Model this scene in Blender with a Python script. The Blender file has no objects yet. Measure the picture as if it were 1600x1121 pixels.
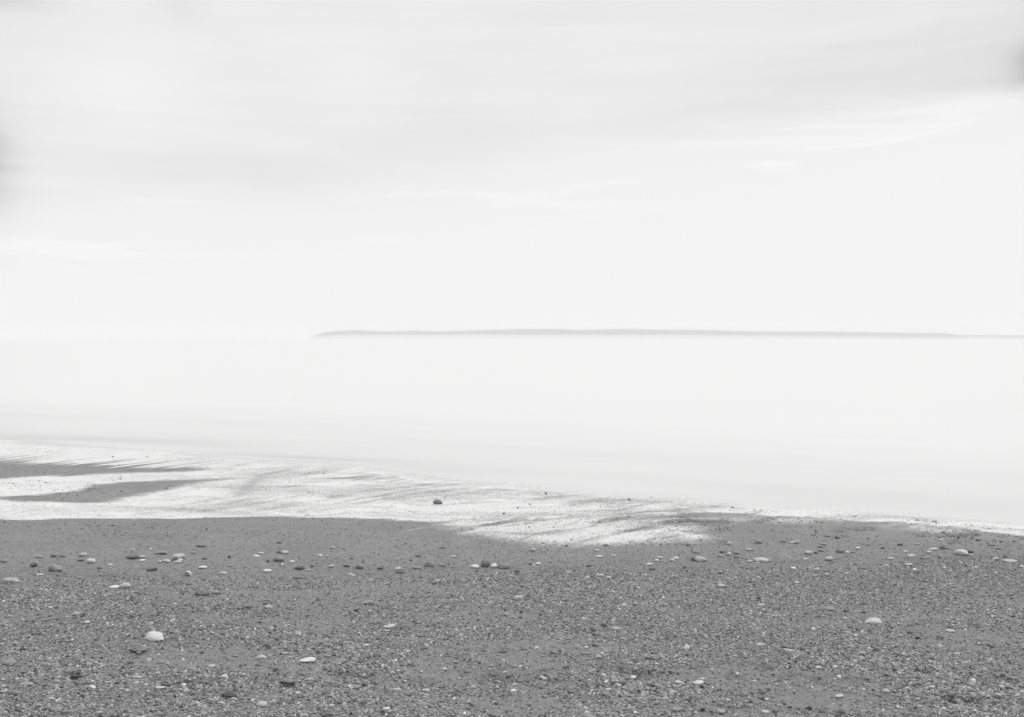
import bpy, bmesh, math, random
import numpy as np
from mathutils import Vector, noise as mnoise

R = math.radians
random.seed(7)
rng = np.random.default_rng(7)
scn = bpy.context.scene
COL = scn.collection

# ------------------------------------------------------------------ camera
CAM_Z = 2.0
F = 1716.0                       # focal length in pixels of the 1600 px wide photograph
PITCH = math.atan(31.0 / F)      # the horizon sits a little above the middle
cam_d = bpy.data.cameras.new("camera")
cam_d.sensor_width = 36.0
cam_d.lens = 36.0 * F / 1600.0
cam_d.clip_start = 0.05
cam_d.clip_end = 40000.0
cam = bpy.data.objects.new("camera", cam_d)
COL.objects.link(cam)
cam.location = (0, 0, CAM_Z)
cam.rotation_euler = (R(90) - PITCH, 0, 0)
scn.camera = cam

# ------------------------------------------------------------------ world: overcast sky, long streaked cloud
SUN_EL, SUN_AZ = 55.0, 58.0      # azimuth from +Y (out to sea) towards +X (right)
world = bpy.data.worlds.new("World")
scn.world = world
world.use_nodes = True
WT = world.node_tree
for n in list(WT.nodes):
    WT.nodes.remove(n)


class NB:
    """tiny node helper"""
    def __init__(self, tree):
        self.t = tree

    def add(self, kind, **kw):
        n = self.t.nodes.new(kind)
        for k, v in kw.items():
            setattr(n, k, v)
        return n

    def put(self, sock, v):
        if v is None:
            return
        if isinstance(v, bpy.types.NodeSocket):
            self.t.links.new(v, sock)
        else:
            sock.default_value = v

    def m(self, op, a, b=None, c=None, clamp=False):
        n = self.add("ShaderNodeMath", operation=op, use_clamp=clamp)
        self.put(n.inputs[0], a)
        self.put(n.inputs[1], b)
        self.put(n.inputs[2], c)
        return n.outputs[0]

    def ss(self, x, a, b, lo=0.0, hi=1.0):
        n = self.add("ShaderNodeMapRange", interpolation_type='SMOOTHSTEP')
        self.put(n.inputs[0], x)
        n.inputs[1].default_value = a
        n.inputs[2].default_value = b
        n.inputs[3].default_value = lo
        n.inputs[4].default_value = hi
        return n.outputs[0]

    def noise(self, vec, scale, detail=4.0, rough=0.55, dist=0.0):
        n = self.add("ShaderNodeTexNoise")
        self.put(n.inputs["Vector"], vec)
        n.inputs["Scale"].default_value = scale
        n.inputs["Detail"].default_value = detail
        n.inputs["Roughness"].default_value = rough
        n.inputs["Distortion"].default_value = dist
        return n.outputs[0]

    def vor(self, vec, scale, feature='F1'):
        n = self.add("ShaderNodeTexVoronoi", feature=feature)
        self.put(n.inputs["Vector"], vec)
        n.inputs["Scale"].default_value = scale
        return n

    def vmul(self, v, s):
        n = self.add("ShaderNodeVectorMath", operation='MULTIPLY')
        self.put(n.inputs[0], v)
        n.inputs[1].default_value = s
        return n.outputs[0]

    def grey(self, v):
        n = self.add("ShaderNodeCombineColor")
        for i in range(3):
            self.put(n.inputs[i], v)
        return n.outputs[0]


w = NB(WT)
out = w.add("ShaderNodeOutputWorld")
bg = w.add("ShaderNodeBackground")
bg.inputs[1].default_value = 0.1
WT.links.new(bg.outputs[0], out.inputs[0])
sky = w.add("ShaderNodeTexSky", sky_type='NISHITA', sun_disc=False)
sky.sun_elevation = R(SUN_EL)
sky.sun_rotation = R(SUN_AZ)
sky.air_density = 1.0
sky.dust_density = 2.0
bw = w.add("ShaderNodeRGBToBW")
WT.links.new(sky.outputs[0], bw.inputs[0])
tc = w.add("ShaderNodeTexCoord")
sep = w.add("ShaderNodeSeparateXYZ")
WT.links.new(tc.outputs["Generated"], sep.inputs[0])
X, Y, Z = sep.outputs
wisp = w.noise(w.vmul(tc.outputs["Generated"], (1.6, 1.6, 11.0)), 1.7, 5.0, 0.55, 0.6)
fine = w.noise(w.vmul(tc.outputs["Generated"], (3.0, 3.0, 26.0)), 2.3, 4.0, 0.5, 0.3)
big = w.noise(w.vmul(tc.outputs["Generated"], (2.0, 2.0, 4.5)), 1.4, 2.0, 0.5, 0.0)
edge = w.m('MULTIPLY_ADD', X, 0.130, 0.150)                       # cloud base climbs to the right
e = w.m('SUBTRACT', Z, edge)
e = w.m('ADD', e, w.m('MULTIPLY_ADD', wisp, 0.075, -0.0375))
e = w.m('ADD', e, w.m('MULTIPLY_ADD', fine, 0.05, -0.025))
cover = w.m('MULTIPLY_ADD', w.ss(e, -0.008, 0.022), 0.55, w.m('MULTIPLY', w.ss(e, -0.06, 0.03), 0.45))
greyv = w.m('MULTIPLY_ADD', big, 2.0, 7.45)                       # cloud layer
greyv = w.m('ADD', greyv, w.m('MULTIPLY_ADD', fine, 0.9, -0.45))
bright = w.m('MULTIPLY_ADD', wisp, 0.3, 8.92)                     # clear bright band over the sea
mixn = w.add("ShaderNodeMix", data_type='FLOAT')
w.put(mixn.inputs[0], cover)
w.put(mixn.inputs[2], bright)
w.put(mixn.inputs[3], greyv)
val = mixn.outputs[0]


def blob(cx, cz, sx, sz, depth, val):
    """a soft darker (or brighter) cloud mass"""
    ax = w.m('DIVIDE', w.m('SUBTRACT', X, cx), sx)
    az = w.m('DIVIDE', w.m('SUBTRACT', Z, cz), sz)
    d = w.m('ADD', w.m('MULTIPLY', ax, ax), w.m('MULTIPLY', az, az))
    d = w.m('ADD', d, w.m('MULTIPLY_ADD', fine, 0.8, -0.4))
    g = w.m('EXPONENT', w.m('MULTIPLY', d, -1.0))
    g = w.m('MULTIPLY', g, w.ss(Y, 0.0, 0.3))
    return w.m('MULTIPLY', val, w.m('MULTIPLY_ADD', g, -depth, 1.0))


# a darker roll of cloud just above its lower edge, stronger to the right
roll = w.m('DIVIDE', w.m('SUBTRACT', e, 0.035), 0.032)
roll = w.m('EXPONENT', w.m('MULTIPLY', w.m('MULTIPLY', roll, roll), -1.0))
val = w.m('SUBTRACT', val, w.m('MULTIPLY', roll, w.m('ADD', w.ss(X, 0.12, 0.42, 0.0, 0.45), 0.22)))
# thin bright streaks under the edge
stre = w.ss(fine, 0.54, 0.66)
low = w.m('DIVIDE', w.m('ADD', e, 0.012), 0.03)
low = w.m('EXPONENT', w.m('MULTIPLY', w.m('MULTIPLY', low, low), -1.0))
val = w.m('ADD', val, w.m('MULTIPLY', w.m('MULTIPLY', stre, low), 0.45))
val = blob(-0.335, 0.215, 0.070, 0.045, -0.05, val)
val = blob(-0.30, 0.145, 0.15, 0.018, 0.035, val)
val = blob(0.10, 0.275, 0.16, 0.012, 0.02, val)


def edge_smudge(cx, sgn, si, so, cz, sz, depth, val):
    """a film-edge smudge painted into the sky colour as dark cloud, drawn on beyond the view"""
    dx = w.m('MULTIPLY', w.m('SUBTRACT', X, cx), sgn)
    ax = w.m('MAXIMUM', w.m('DIVIDE', w.m('MULTIPLY', dx, -1.0), si), w.m('DIVIDE', dx, so))
    zz = w.m('SUBTRACT', Z, w.m('MULTIPLY_ADD', w.m('MAXIMUM', dx, 0.0), 0.25, cz))
    az = w.m('DIVIDE', zz, w.m('MULTIPLY_ADD', w.m('MAXIMUM', dx, 0.0), 0.12, sz))
    d = w.m('ADD', w.m('MULTIPLY', ax, ax), w.m('MULTIPLY', az, az))
    d = w.m('ADD', d, w.m('MULTIPLY_ADD', fine, 1.0, -0.5))
    d = w.m('ADD', d, w.m('MULTIPLY_ADD', wisp, 1.2, -0.6))
    g = w.m('MULTIPLY', w.m('EXPONENT', w.m('MULTIPLY', d, -1.0)), w.ss(Y, 0.0, 0.4))
    return w.m('MULTIPLY', val, w.m('MULTIPLY_ADD', w.m('MINIMUM', g, 1.0), -depth, 1.0))


val = edge_smudge(-0.430, -1.0, 0.022, 0.22, 0.142, 0.036, 0.34, val)  # darkened film edges and corners, painted into the sky as cloud
val = edge_smudge(0.425, 1.0, 0.022, 0.20, 0.220, 0.018, 0.48, val)
val = edge_smudge(0.405, 1.0, 0.070, 0.20, 0.207, 0.009, 0.10, val)
val = edge_smudge(0.425, 1.0, 0.022, 0.20, 0.278, 0.012, 0.40, val)
val = edge_smudge(-0.415, -1.0, 0.040, 0.20, 0.274, 0.012, 0.22, val)
val = blob(-0.275, 0.276, 0.022, 0.014, 0.06, val)
# the bright rim of the cloud edge at the right
rim = w.m('DIVIDE', w.m('ADD', e, 0.010), 0.0075)
rim = w.m('EXPONENT', w.m('MULTIPLY', w.m('MULTIPLY', rim, rim), -1.0))
rim = w.m('MULTIPLY', rim, w.m('MULTIPLY', w.ss(X, 0.05, 0.25), w.ss(Y, 0.2, 0.5)))
val = w.m('ADD', val, w.m('MULTIPLY', rim, 0.42))
clearsky = w.m('MULTIPLY', bw.outputs[0], 1.0)
fin = w.m('ADD', w.m('MULTIPLY', val, 0.97), w.m('MULTIPLY', w.m('MINIMUM', clearsky, 12.0), 0.03))
WT.links.new(w.grey(fin), bg.inputs[0])

# ------------------------------------------------------------------ sun: veiled by the cloud
sun_d = bpy.data.lights.new("sun", 'SUN')
sun_d.energy = 1.5
sun_d.angle = R(14)
sun_d.color = (1.0, 0.995, 0.985)
sun = bpy.data.objects.new("sun", sun_d)
COL.objects.link(sun)
sdir = Vector((math.sin(R(SUN_AZ)) * math.cos(R(SUN_EL)), math.cos(R(SUN_AZ)) * math.cos(R(SUN_EL)), math.sin(R(SUN_EL))))
sun.rotation_euler = (-sdir).to_track_quat('-Z', 'Y').to_euler()
sun.location = (0, 0, 30)

# ------------------------------------------------------------------ exposure and renderer
vs = scn.view_settings
vs.view_transform = 'Standard'
vs.look = 'None'
vs.exposure = 0.0
vs.gamma = 1.0
vs.use_curve_mapping = False
scn.cycles.max_bounces = 12
scn.cycles.transparent_max_bounces = 12
scn.cycles.volume_bounces = 8
scn.cycles.use_denoising = True
try:
    scn.cycles.denoiser = 'OPENIMAGEDENOISE'
    scn.cycles.denoising_input_passes = 'RGB_ALBEDO_NORMAL'
    scn.cycles.denoising_prefilter = 'ACCURATE'
except Exception:
    pass


# ================================================================== numeric helpers
def hash2(ix, iy, seed):
    h = (ix.astype(np.int64) * 374761393 + iy.astype(np.int64) * 668265263 + seed * 974711) & 0xFFFFFFFF
    h = ((h ^ (h >> 13)) * 1274126177) & 0xFFFFFFFF
    h = ((h ^ (h >> 16)) * 2246822519) & 0xFFFFFFFF
    return ((h ^ (h >> 15)) & 0xFFFFFF) / float(0xFFFFFF)


def vnoise(x, y, seed=0):
    x = np.asarray(x, float)
    y = np.asarray(y, float)
    ix, iy = np.floor(x), np.floor(y)
    fx, fy = x - ix, y - iy
    fx = fx * fx * fx * (fx * (fx * 6 - 15) + 10)
    fy = fy * fy * fy * (fy * (fy * 6 - 15) + 10)
    a = hash2(ix, iy, seed)
    b = hash2(ix + 1, iy, seed)
    c = hash2(ix, iy + 1, seed)
    d = hash2(ix + 1, iy + 1, seed)
    return (a * (1 - fx) + b * fx) * (1 - fy) + (c * (1 - fx) + d * fx) * fy


def fbm(x, y, seed=0, octv=4, gain=0.5):
    s, a, t = 0.0, 1.0, 0.0
    for o in range(octv):
        s = s + a * vnoise(x * (2 ** o) + 17.3 * o, y * (2 ** o) - 9.1 * o, seed + o * 31)
        t += a
        a *= gain
    return s / t


def sstep(a, b, x):
    t = np.clip((x - a) / (b - a), 0, 1)
    return t * t * (3 - 2 * t)


CP, SP = math.cos(PITCH), math.sin(PITCH)


def ray(px, py):
    u, v = (px - 800.0) / F, (560.5 - py) / F
    return u, CP + v * SP, v * CP - SP          # camera looks along +Y, pitched down


def on_plane(px, py, z=0.0):
    dx, dy, dz = ray(px, py)
    t = (z - CAM_Z) / dz
    return dx * t, dy * t


# the waterline, surveyed on the level of the sea
WL = np.array([on_plane(*p) for p in [(-260, 676), (0, 693), (130, 701), (250, 710), (400, 724), (520, 730), (620, 744), (720, 757),
                                      (820, 764), (940, 778), (1060, 784), (1180, 795), (1300, 803), (1420, 808),
                                      (1520, 817), (1600, 828), (1760, 842)]])


def waterline_y(x):
    x = np.asarray(x, float)
    y = np.interp(x, WL[:, 0], WL[:, 1])
    y = np.where(x < WL[0, 0], WL[0, 1] + (WL[0, 0] - x) * 0.55, y)
    y = np.where(x > WL[-1, 0], WL[-1, 1] - (x - WL[-1, 0]) * 0.45, y)
    return y


def shore_s(x, y):
    """metres up the beach from the waterline (negative = out in the sea)"""
    return (waterline_y(x) - y) * 0.86


def base_h(s):
    out_ = np.where(s < 0, np.maximum(0.045 * s, -1.4), 0.014 * s)
    up = np.maximum(s - 4.0, 0)
    out_ = out_ + np.where(s > 4.0, 0.042 * up, 0)
    return np.minimum(out_, 1.3 + 0.15 * np.tanh((out_ - 1.3) * 2) * (out_ > 1.3))


# low steps and hollows in the shingle: image position, width, height, depth (m)
HOLLOWS_PX = [(552, 1054, 70, 8, 0.030), (990, 1048, 66, 6, 0.028), (448, 1071, 34, 8, 0.020), (317, 1067, 52, 5, 0.024), (110, 1061, 42, 5, 0.024),
              (655, 1062, 52, 4, 0.019), (772, 1056, 56, 4, 0.021), (1225, 1052, 70, 4, 0.016), (1438, 1050, 34, 4, 0.018), (1556, 1058, 22, 4, 0.019),
              (1590, 1056, 24, 4, 0.019), (1146, 1054, 26, 4, 0.016), (952, 998, 30, 3, 0.014), (787, 1019, 22, 3, 0.016), (1275, 1061, 18, 3, 0.013),
              (1190, 1038, 20, 3, 0.013), (216, 1019, 26, 4, 0.016), (280, 1070, 20, 4, 0.014), (1340, 1062, 60, 6, 0.019), (1500, 1086, 80, 12, 0.027)]


def hollow_list():
    r = []
    for px, py, wd, hg, dp in HOLLOWS_PX:
        z = 0.25
        for _ in range(6):
            x, y = on_plane(px, py, z)
            z = float(base_h(shore_s(x, y)))
        mpp = y / F
        r.append((x, y, wd * mpp * 0.5, dp))
    return r


HOLLOWS = hollow_list()


def gravel_line_y(x):
    return np.interp(np.asarray(x, float), GL[:, 0], GL[:, 1])


def height(x, y):
    x = np.asarray(x, float)
    y = np.asarray(y, float)
    s = shore_s(x, y)
    h = base_h(s)
    near = sstep(3.6, 6.0, s)
    far = 1 - sstep(60, 200, np.hypot(x, y))
    h = h + near * far * ((fbm(x * 0.9, y * 1.5, 3, 3) - 0.5) * 0.055 + (fbm(x * 5, y * 8, 5, 3) - 0.5) * 0.016)
    h = h + sstep(0, 1.5, s) * (1 - near) * (fbm(x * 1.2, y * 2.0, 9, 3) - 0.5) * 0.012
    for hx, hy, hw, dp in HOLLOWS:
        dx = (x - hx) / hw
        dy = (y - hy - 0.05 * (fbm(x * 4 + hx, y * 0 + hy, 11, 2) - 0.5))
        m = np.abs(dx) < 1.6
        if not np.any(m):
            continue
        # steep wall on the sea side of the hollow, long soft ramp towards the land
        side = np.exp(-np.abs(dx) ** 4)
        prof = np.where(dy > 0, np.exp(-(dy / 0.016) ** 2), np.exp(-(dy / 0.13) ** 2))
        h = h - dp * side * prof
        lip = np.exp(-((dy - 0.05) / 0.045) ** 2) * side
        h = h + dp * 0.35 * lip
    return h


def ground_at(px, py):
    z = 0.2
    for _ in range(14):
        x, y = on_plane(px, py, z)
        z = 0.5 * z + 0.5 * float(height(np.array([x]), np.array([y]))[0])
    return x, y, z


def px_poly(pts, z=0.03):
    """outline on the ground (metres) of something seen at these picture positions"""
    r = []
    for p in pts:
        zz = z
        for _ in range(5):
            x, y = on_plane(p[0], p[1], zz)
            zz = float(base_h(shore_s(x, y)))
        r.append((x, y))
    return np.array(r)


GL = px_poly([(-300, 905), (0, 902), (300, 896), (600, 894), (900, 888), (1200, 880), (1600, 868), (1900, 862)], 0.15)
GL = np.vstack([[[-40, GL[0, 1] + 20]], GL, [[40, GL[-1, 1] - 15]]])


def poly_sd(poly, x, y):
    """signed distance to polygon, positive inside"""
    n = len(poly)
    d2 = np.full(x.shape, 1e18)
    inside = np.zeros(x.shape, bool)
    for i in range(n):
        ax, ay = poly[i]
        bx, by = poly[(i + 1) % n]
        ex, ey = bx - ax, by - ay
        t = np.clip(((x - ax) * ex + (y - ay) * ey) / (ex * ex + ey * ey + 1e-12), 0, 1)
        d2 = np.minimum(d2, (x - ax - t * ex) ** 2 + (y - ay - t * ey) ** 2)
        c = ((ay > y) != (by > y)) & (x < (bx - ax) * (y - ay) / (by - ay + 1e-12) + ax)
        inside ^= c
    d = np.sqrt(d2)
    return np.where(inside, d, -d)


# ================================================================== mesh helpers
def link(o):
    COL.objects.link(o)
    return o


def grid_mesh(name, V, nr, nc, mat, attrs=None, keep=None, wrap=False, smooth=True):
    """V: (nr*nc,3) grid; faces where keep (nr-1, nc or nc-1) is true"""
    cc = nc if wrap else nc - 1
    i = np.arange(nr - 1)[:, None]
    j = np.arange(cc)[None, :]
    j2 = (j + 1) % nc
    q = np.stack([i * nc + j, i * nc + j2, (i + 1) * nc + j2, (i + 1) * nc + j], -1).reshape(-1, 4)
    if keep is not None:
        q = q[keep.reshape(-1)]
        used = np.unique(q)
        mp = np.full(len(V), -1, np.int64)
        mp[used] = np.arange(len(used))
        q = mp[q]
        V = V[used]
        if attrs:
            attrs = {k: a[used] for k, a in attrs.items()}
    me = bpy.data.meshes.new(name)
    me.vertices.add(len(V))
    me.vertices.foreach_set("co", V.astype(np.float32).ravel())
    me.loops.add(q.size)
    me.loops.foreach_set("vertex_index", q.astype(np.int32).ravel())
    me.polygons.add(len(q))
    me.polygons.foreach_set("loop_start", np.arange(0, q.size, 4, dtype=np.int32))
    me.update(calc_edges=True)
    me.polygons.foreach_set("use_smooth", np.full(len(q), smooth))
    for k, a in (attrs or {}).items():
        at = me.attributes.new(k, 'FLOAT', 'POINT')
        at.data.foreach_set("value", a.astype(np.float32))
    me.materials.append(mat)
    me.validate()
    o = bpy.data.objects.new(name, me)
    return link(o)


def new_mat(name):
    m = bpy.data.materials.new(name)
    m.use_nodes = True
    t = m.node_tree
    for n in list(t.nodes):
        t.nodes.remove(n)
    b = NB(t)
    o = b.add("ShaderNodeOutputMaterial")
    return m, b, o


def principled(b, o, rough=0.6, ior=1.45, link_out=True):
    p = b.add("ShaderNodeBsdfPrincipled")
    b.put(p.inputs["Roughness"], rough)
    p.inputs["IOR"].default_value = ior
    if link_out:
        b.t.links.new(p.outputs[0], o.inputs[0])
    return p


def bump(b, hgt, dist, strength=1.0, normal=None):
    n = b.add("ShaderNodeBump")
    n.inputs["Strength"].default_value = strength
    n.inputs["Distance"].default_value = dist
    b.put(n.inputs["Height"], hgt)
    if normal is not None:
        b.t.links.new(normal, n.inputs["Normal"])
    return n.outputs[0]


# ================================================================== materials
def mat_sand():
    m, b, o = new_mat("dark_grey_sand")
    geo = b.add("ShaderNodeNewGeometry").outputs["Position"]
    at = b.add("ShaderNodeAttribute", attribute_name="grit").outputs["Fac"]
    n1 = b.noise(geo, 1.3, 5.0, 0.6)
    n2 = b.noise(geo, 90.0, 3.0, 0.65)
    n3 = b.noise(geo, 420.0, 2.0, 0.6)
    v = b.m('MULTIPLY_ADD', n1, 0.09, 0.185)
    n5 = b.noise(b.vmul(geo, (0.7, 3.0, 1.0)), 1.6, 4.0, 0.6)
    v = b.m('MULTIPLY', v, b.m('MULTIPLY_ADD', n5, 0.30, 0.85))
    n6 = b.noise(b.vmul(geo, (1.0, 0.3, 1.0)), 110.0, 2.0, 0.6)
    v = b.m('MULTIPLY', v, b.m('MULTIPLY_ADD', n6, 1.3, 0.35))
    n7 = b.noise(b.vmul(geo, (1.0, 0.22, 1.0)), 42.0, 3.0, 0.7)
    v = b.m('MULTIPLY', v, b.m('MULTIPLY_ADD', n7, 0.9, 0.55))
    v = b.m('MULTIPLY', v, b.m('MULTIPLY_ADD', n2, 1.1, 0.45))
    v = b.m('MULTIPLY', v, b.m('MULTIPLY_ADD', n3, 0.5, 0.75))
    vo = b.vor(geo, 230.0)                                    # pale and dark grains
    ran = b.add("ShaderNodeSeparateColor")
    b.t.links.new(vo.outputs["Color"], ran.inputs[0])
    pale = b.m('MULTIPLY', b.ss(ran.outputs[0], 0.90, 0.97), b.ss(vo.outputs["Distance"], 0.5, 0.3))
    v = b.m('ADD', v, b.m('MULTIPLY', pale, 0.16))
    dark = b.m('MULTIPLY', b.ss(ran.outputs[1], 0.80, 0.95), b.ss(vo.outputs["Distance"], 0.6, 0.3))
    v = b.m('MULTIPLY', v, b.m('MULTIPLY_ADD', dark, -0.45, 1.0))
    p = principled(b, o, rough=0.62)
    b.t.links.new(b.grey(v), p.inputs["Base Color"])
    hg = b.m('ADD', b.m('MULTIPLY', n2, 1.0), b.m('MULTIPLY', n3, 0.35))
    b.t.links.new(bump(b, hg, 0.014, 0.8), p.inputs["Normal"])
    return m


def mat_gravel():
    m, b, o = new_mat("beach_gravel")
    at = b.add("ShaderNodeAttribute", attribute_type='INSTANCER', attribute_name="tone").outputs["Fac"]
    tcn = b.add("ShaderNodeTexCoord").outputs["Object"]
    n = b.noise(tcn, 2.5, 3.0, 0.6)
    v = b.m('MULTIPLY', at, b.m('MULTIPLY_ADD', n, 0.5, 0.75))
    p = principled(b, o, rough=0.5)
    b.t.links.new(b.grey(v), p.inputs["Base Color"])
    return m


def mat_stone():
    """object colour: r = tone, g = mottling, b = banding"""
    m, b, o = new_mat("sea_worn_stone")
    oi = b.add("ShaderNodeObjectInfo")
    sc = b.add("ShaderNodeSeparateColor")
    b.t.links.new(oi.outputs["Color"], sc.inputs[0])
    tone, mott, band = sc.outputs
    tcn = b.add("ShaderNodeTexCoord").outputs["Object"]
    off = b.add("ShaderNodeVectorMath", operation='ADD')
    b.t.links.new(tcn, off.inputs[0])
    b.t.links.new(b.m('MULTIPLY', oi.outputs["Random"], 30.0), off.inputs[1])
    vec = off.outputs[0]
    n1 = b.noise(vec, 22.0, 4.0, 0.6)
    n2 = b.noise(vec, 190.0, 3.0, 0.7)
    v = b.m('MULTIPLY', tone, b.m('MULTIPLY_ADD', n1, 0.45, 0.78))
    v = b.m('MULTIPLY', v, b.m('MULTIPLY_ADD', n2, 0.36, 0.82))
    spots = b.ss(b.noise(vec, 48.0, 2.0, 0.5), 0.5, 0.6)
    v = b.m('MULTIPLY', v, b.m('SUBTRACT', 1.0, b.m('MULTIPLY', b.m('MULTIPLY', spots, mott), 0.8)))
    wv = b.add("ShaderNodeTexWave")
    b.t.links.new(vec, wv.inputs["Vector"])
    wv.inputs["Scale"].default_value = 16.0
    wv.inputs["Distortion"].default_value = 5.0
    wv.inputs["Detail"].default_value = 2.0
    v = b.m('MULTIPLY', v, b.m('SUBTRACT', 1.0, b.m('MULTIPLY', b.m('MULTIPLY', wv.outputs["Fac"], band), 0.16)))
    p = principled(b, o, rough=0.55)
    b.t.links.new(b.grey(v), p.inputs["Base Color"])
    hg = b.m('ADD', n2, b.m('MULTIPLY', n1, 1.5))
    b.t.links.new(bump(b, hg, 0.004, 0.5), p.inputs["Normal"])
    return m


def mat_sea():
    m, b, o = new_mat("long_exposure_sea_water")
    geo = b.add("ShaderNodeNewGeometry").outputs["Position"]
    at = b.add("ShaderNodeAttribute", attribute_name="milk").outputs["Fac"]
    n = b.noise(b.vmul(geo, (0.10, 0.55, 1)), 1.0, 4.0, 0.55, 0.4)
    v = b.m('MULTIPLY_ADD', at, 0.125, 0.630)
    v = b.m('ADD', v, b.m('MULTIPLY_ADD', n, 0.04, -0.02))
    p = principled(b, o, rough=0.32, ior=1.33)
    b.t.links.new(b.grey(v), p.inputs["Base Color"])
    return m


def mat_foam():
    m, b, o = new_mat("white_sea_foam")
    geo = b.add("ShaderNodeNewGeometry").outputs["Position"]
    cov = b.add("ShaderNodeAttribute", attribute_name="cover").outputs["Fac"]
    n = b.noise(b.vmul(geo, (1.0, 0.3, 1.0)), 70.0, 4.0, 0.8)
    n2 = b.noise(geo, 7.0, 3.0, 0.6)
    n3 = b.noise(b.vmul(geo, (1.0, 0.22, 1.0)), 105.0, 2.0, 0.6)
    n4 = b.noise(geo, 2.2, 3.0, 0.6)
    mid = b.m('MULTIPLY', b.m('MULTIPLY', cov, b.m('SUBTRACT', 1.0, cov)), 4.0)
    a = b.m('ADD', cov, b.m('MULTIPLY', b.m('SUBTRACT', n, 0.5), b.m('MULTIPLY_ADD', mid, 1.7, 0.10)))
    n8 = b.noise(b.vmul(geo, (1.0, 0.2, 1.0)), 44.0, 3.0, 0.75)
    a = b.m('ADD', a, b.m('MULTIPLY', b.m('SUBTRACT', n8, 0.52), b.m('MULTIPLY_ADD', mid, 1.0, 0.28)))
    # grains of dark sand showing through the froth, more of them in places
    spk = b.m('MULTIPLY', b.ss(n3, 0.57, 0.66), b.ss(n4, 0.38, 0.60, 0.12, 0.75))
    a = b.m('MULTIPLY', a, b.m('SUBTRACT', 1.0, spk))
    a = b.m('MULTIPLY', a, 1.0, clamp=True)
    tr = b.add("ShaderNodeBsdfTransparent")
    p = principled(b, o, rough=0.5, ior=1.33, link_out=False)
    b.t.links.new(b.grey(b.m('MULTIPLY_ADD', n2, 0.05, 0.735)), p.inputs["Base Color"])
    mx = b.add("ShaderNodeMixShader")
    b.t.links.new(a, mx.inputs[0])
    b.t.links.new(tr.outputs[0], mx.inputs[1])
    b.t.links.new(p.outputs[0], mx.inputs[2])
    b.t.links.new(mx.outputs[0], o.inputs[0])
    return m


def mat_plain(name, tone, var=0.3, scale=30.0, rough=0.7):
    m, b, o = new_mat(name)
    tcn = b.add("ShaderNodeTexCoord").outputs["Object"]
    n = b.noise(tcn, scale, 4.0, 0.6)
    p = principled(b, o, rough=rough)
    b.t.links.new(b.grey(b.m('MULTIPLY', tone, b.m('MULTIPLY_ADD', n, 2 * var, 1 - var))), p.inputs["Base Color"])
    return m


M_SAND, M_GRAVEL, M_STONE, M_SEA, M_FOAM = mat_sand(), mat_gravel(), mat_stone(), mat_sea(), mat_foam()
M_WEED = mat_plain("dry_dark_seaweed", 0.045, 0.4, 60.0, 0.6)
M_SHELL = mat_plain("bleached_shell", 0.72, 0.12, 40.0, 0.45)
M_WOODS = mat_plain("distant_woodland", 0.06, 0.5, 0.02, 0.9)


# ================================================================== beach: one sheet out to the horizon
def polar_axes(rad, dense, coarse_deg=4.0, half=31.0):
    a = list(np.arange(-half, half + 1e-6, dense))
    if half < 60:
        a = list(np.arange(-62, -half, 0.6)) + a + list(np.arange(half + 0.6, 62.1, 0.6))
    b = list(np.arange(max(half, 62) + 2.0, 360 - max(half, 62) - 0.5, coarse_deg))
    th = np.radians(np.array(a + b))
    rr, tt = np.meshgrid(rad, th, indexing='ij')
    return rr, tt, len(rad), len(th)


def radii(parts):
    r = []
    for a, b, n, geo in parts:
        seg = np.geomspace(a, b, n, endpoint=False) if geo else np.linspace(a, b, n, endpoint=False)
        r += list(seg)
    return np.array(r + [parts[-1][1]])


rad = radii([(0.3, 4.6, 30, True), (4.6, 8.0, 290, False), (8.0, 24.0, 260, True), (24.0, 9000.0, 70, True)])
rr, tt, nr, nc = polar_axes(rad, 0.10)
bx, by = (rr * np.sin(tt)).ravel(), (rr * np.cos(tt)).ravel()
bz = height(bx, by)
beach = grid_mesh("beach", np.stack([bx, by, bz], 1), nr, nc, M_SAND, wrap=True)
# close the small hole under the camera
bm = bmesh.new()
bm.from_mesh(beach.data)
bm.verts.ensure_lookup_table()
bm.faces.new([bm.verts[i] for i in range(nc)]).smooth = True
bmesh.ops.recalc_face_normals(bm, faces=bm.faces[:])
bm.to_mesh(beach.data)
bm.free()
if beach.data.polygons[1000].normal.z < 0:
    beach.data.flip_normals()
beach["kind"] = "structure"
beach["label"] = "dark grey sand and shingle beach sloping down to the sea"

# ================================================================== sea
rad = radii([(7.0, 45.0, 330, True), (45.0, 9000.0, 60, True)])
rr, tt, nr, nc = polar_axes(rad, 0.25, half=88.0)
ncd = int(round(176 / 0.25)) + 1
rr, tt = rr[:, :ncd], tt[:, :ncd]
nc = ncd
sx, sy = (rr * np.sin(tt)).ravel(), (rr * np.cos(tt)).ravel()
off = -shore_s(sx, sy)
# less milky water where it runs thin over the sand, drawn out in bands along the shore
psi = off + 0.5 * (fbm(sx * 0.25, sy * 0.25, 41, 3) - 0.5)
bands = fbm(sx * 0.16 + 3, psi * 1.1, 43, 4)
milk = 0.10 + 0.90 * sstep(-0.5, 13.0, off)
milk = milk + (bands - 0.5) * 0.55 * (1 - sstep(3, 16, off))


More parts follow.
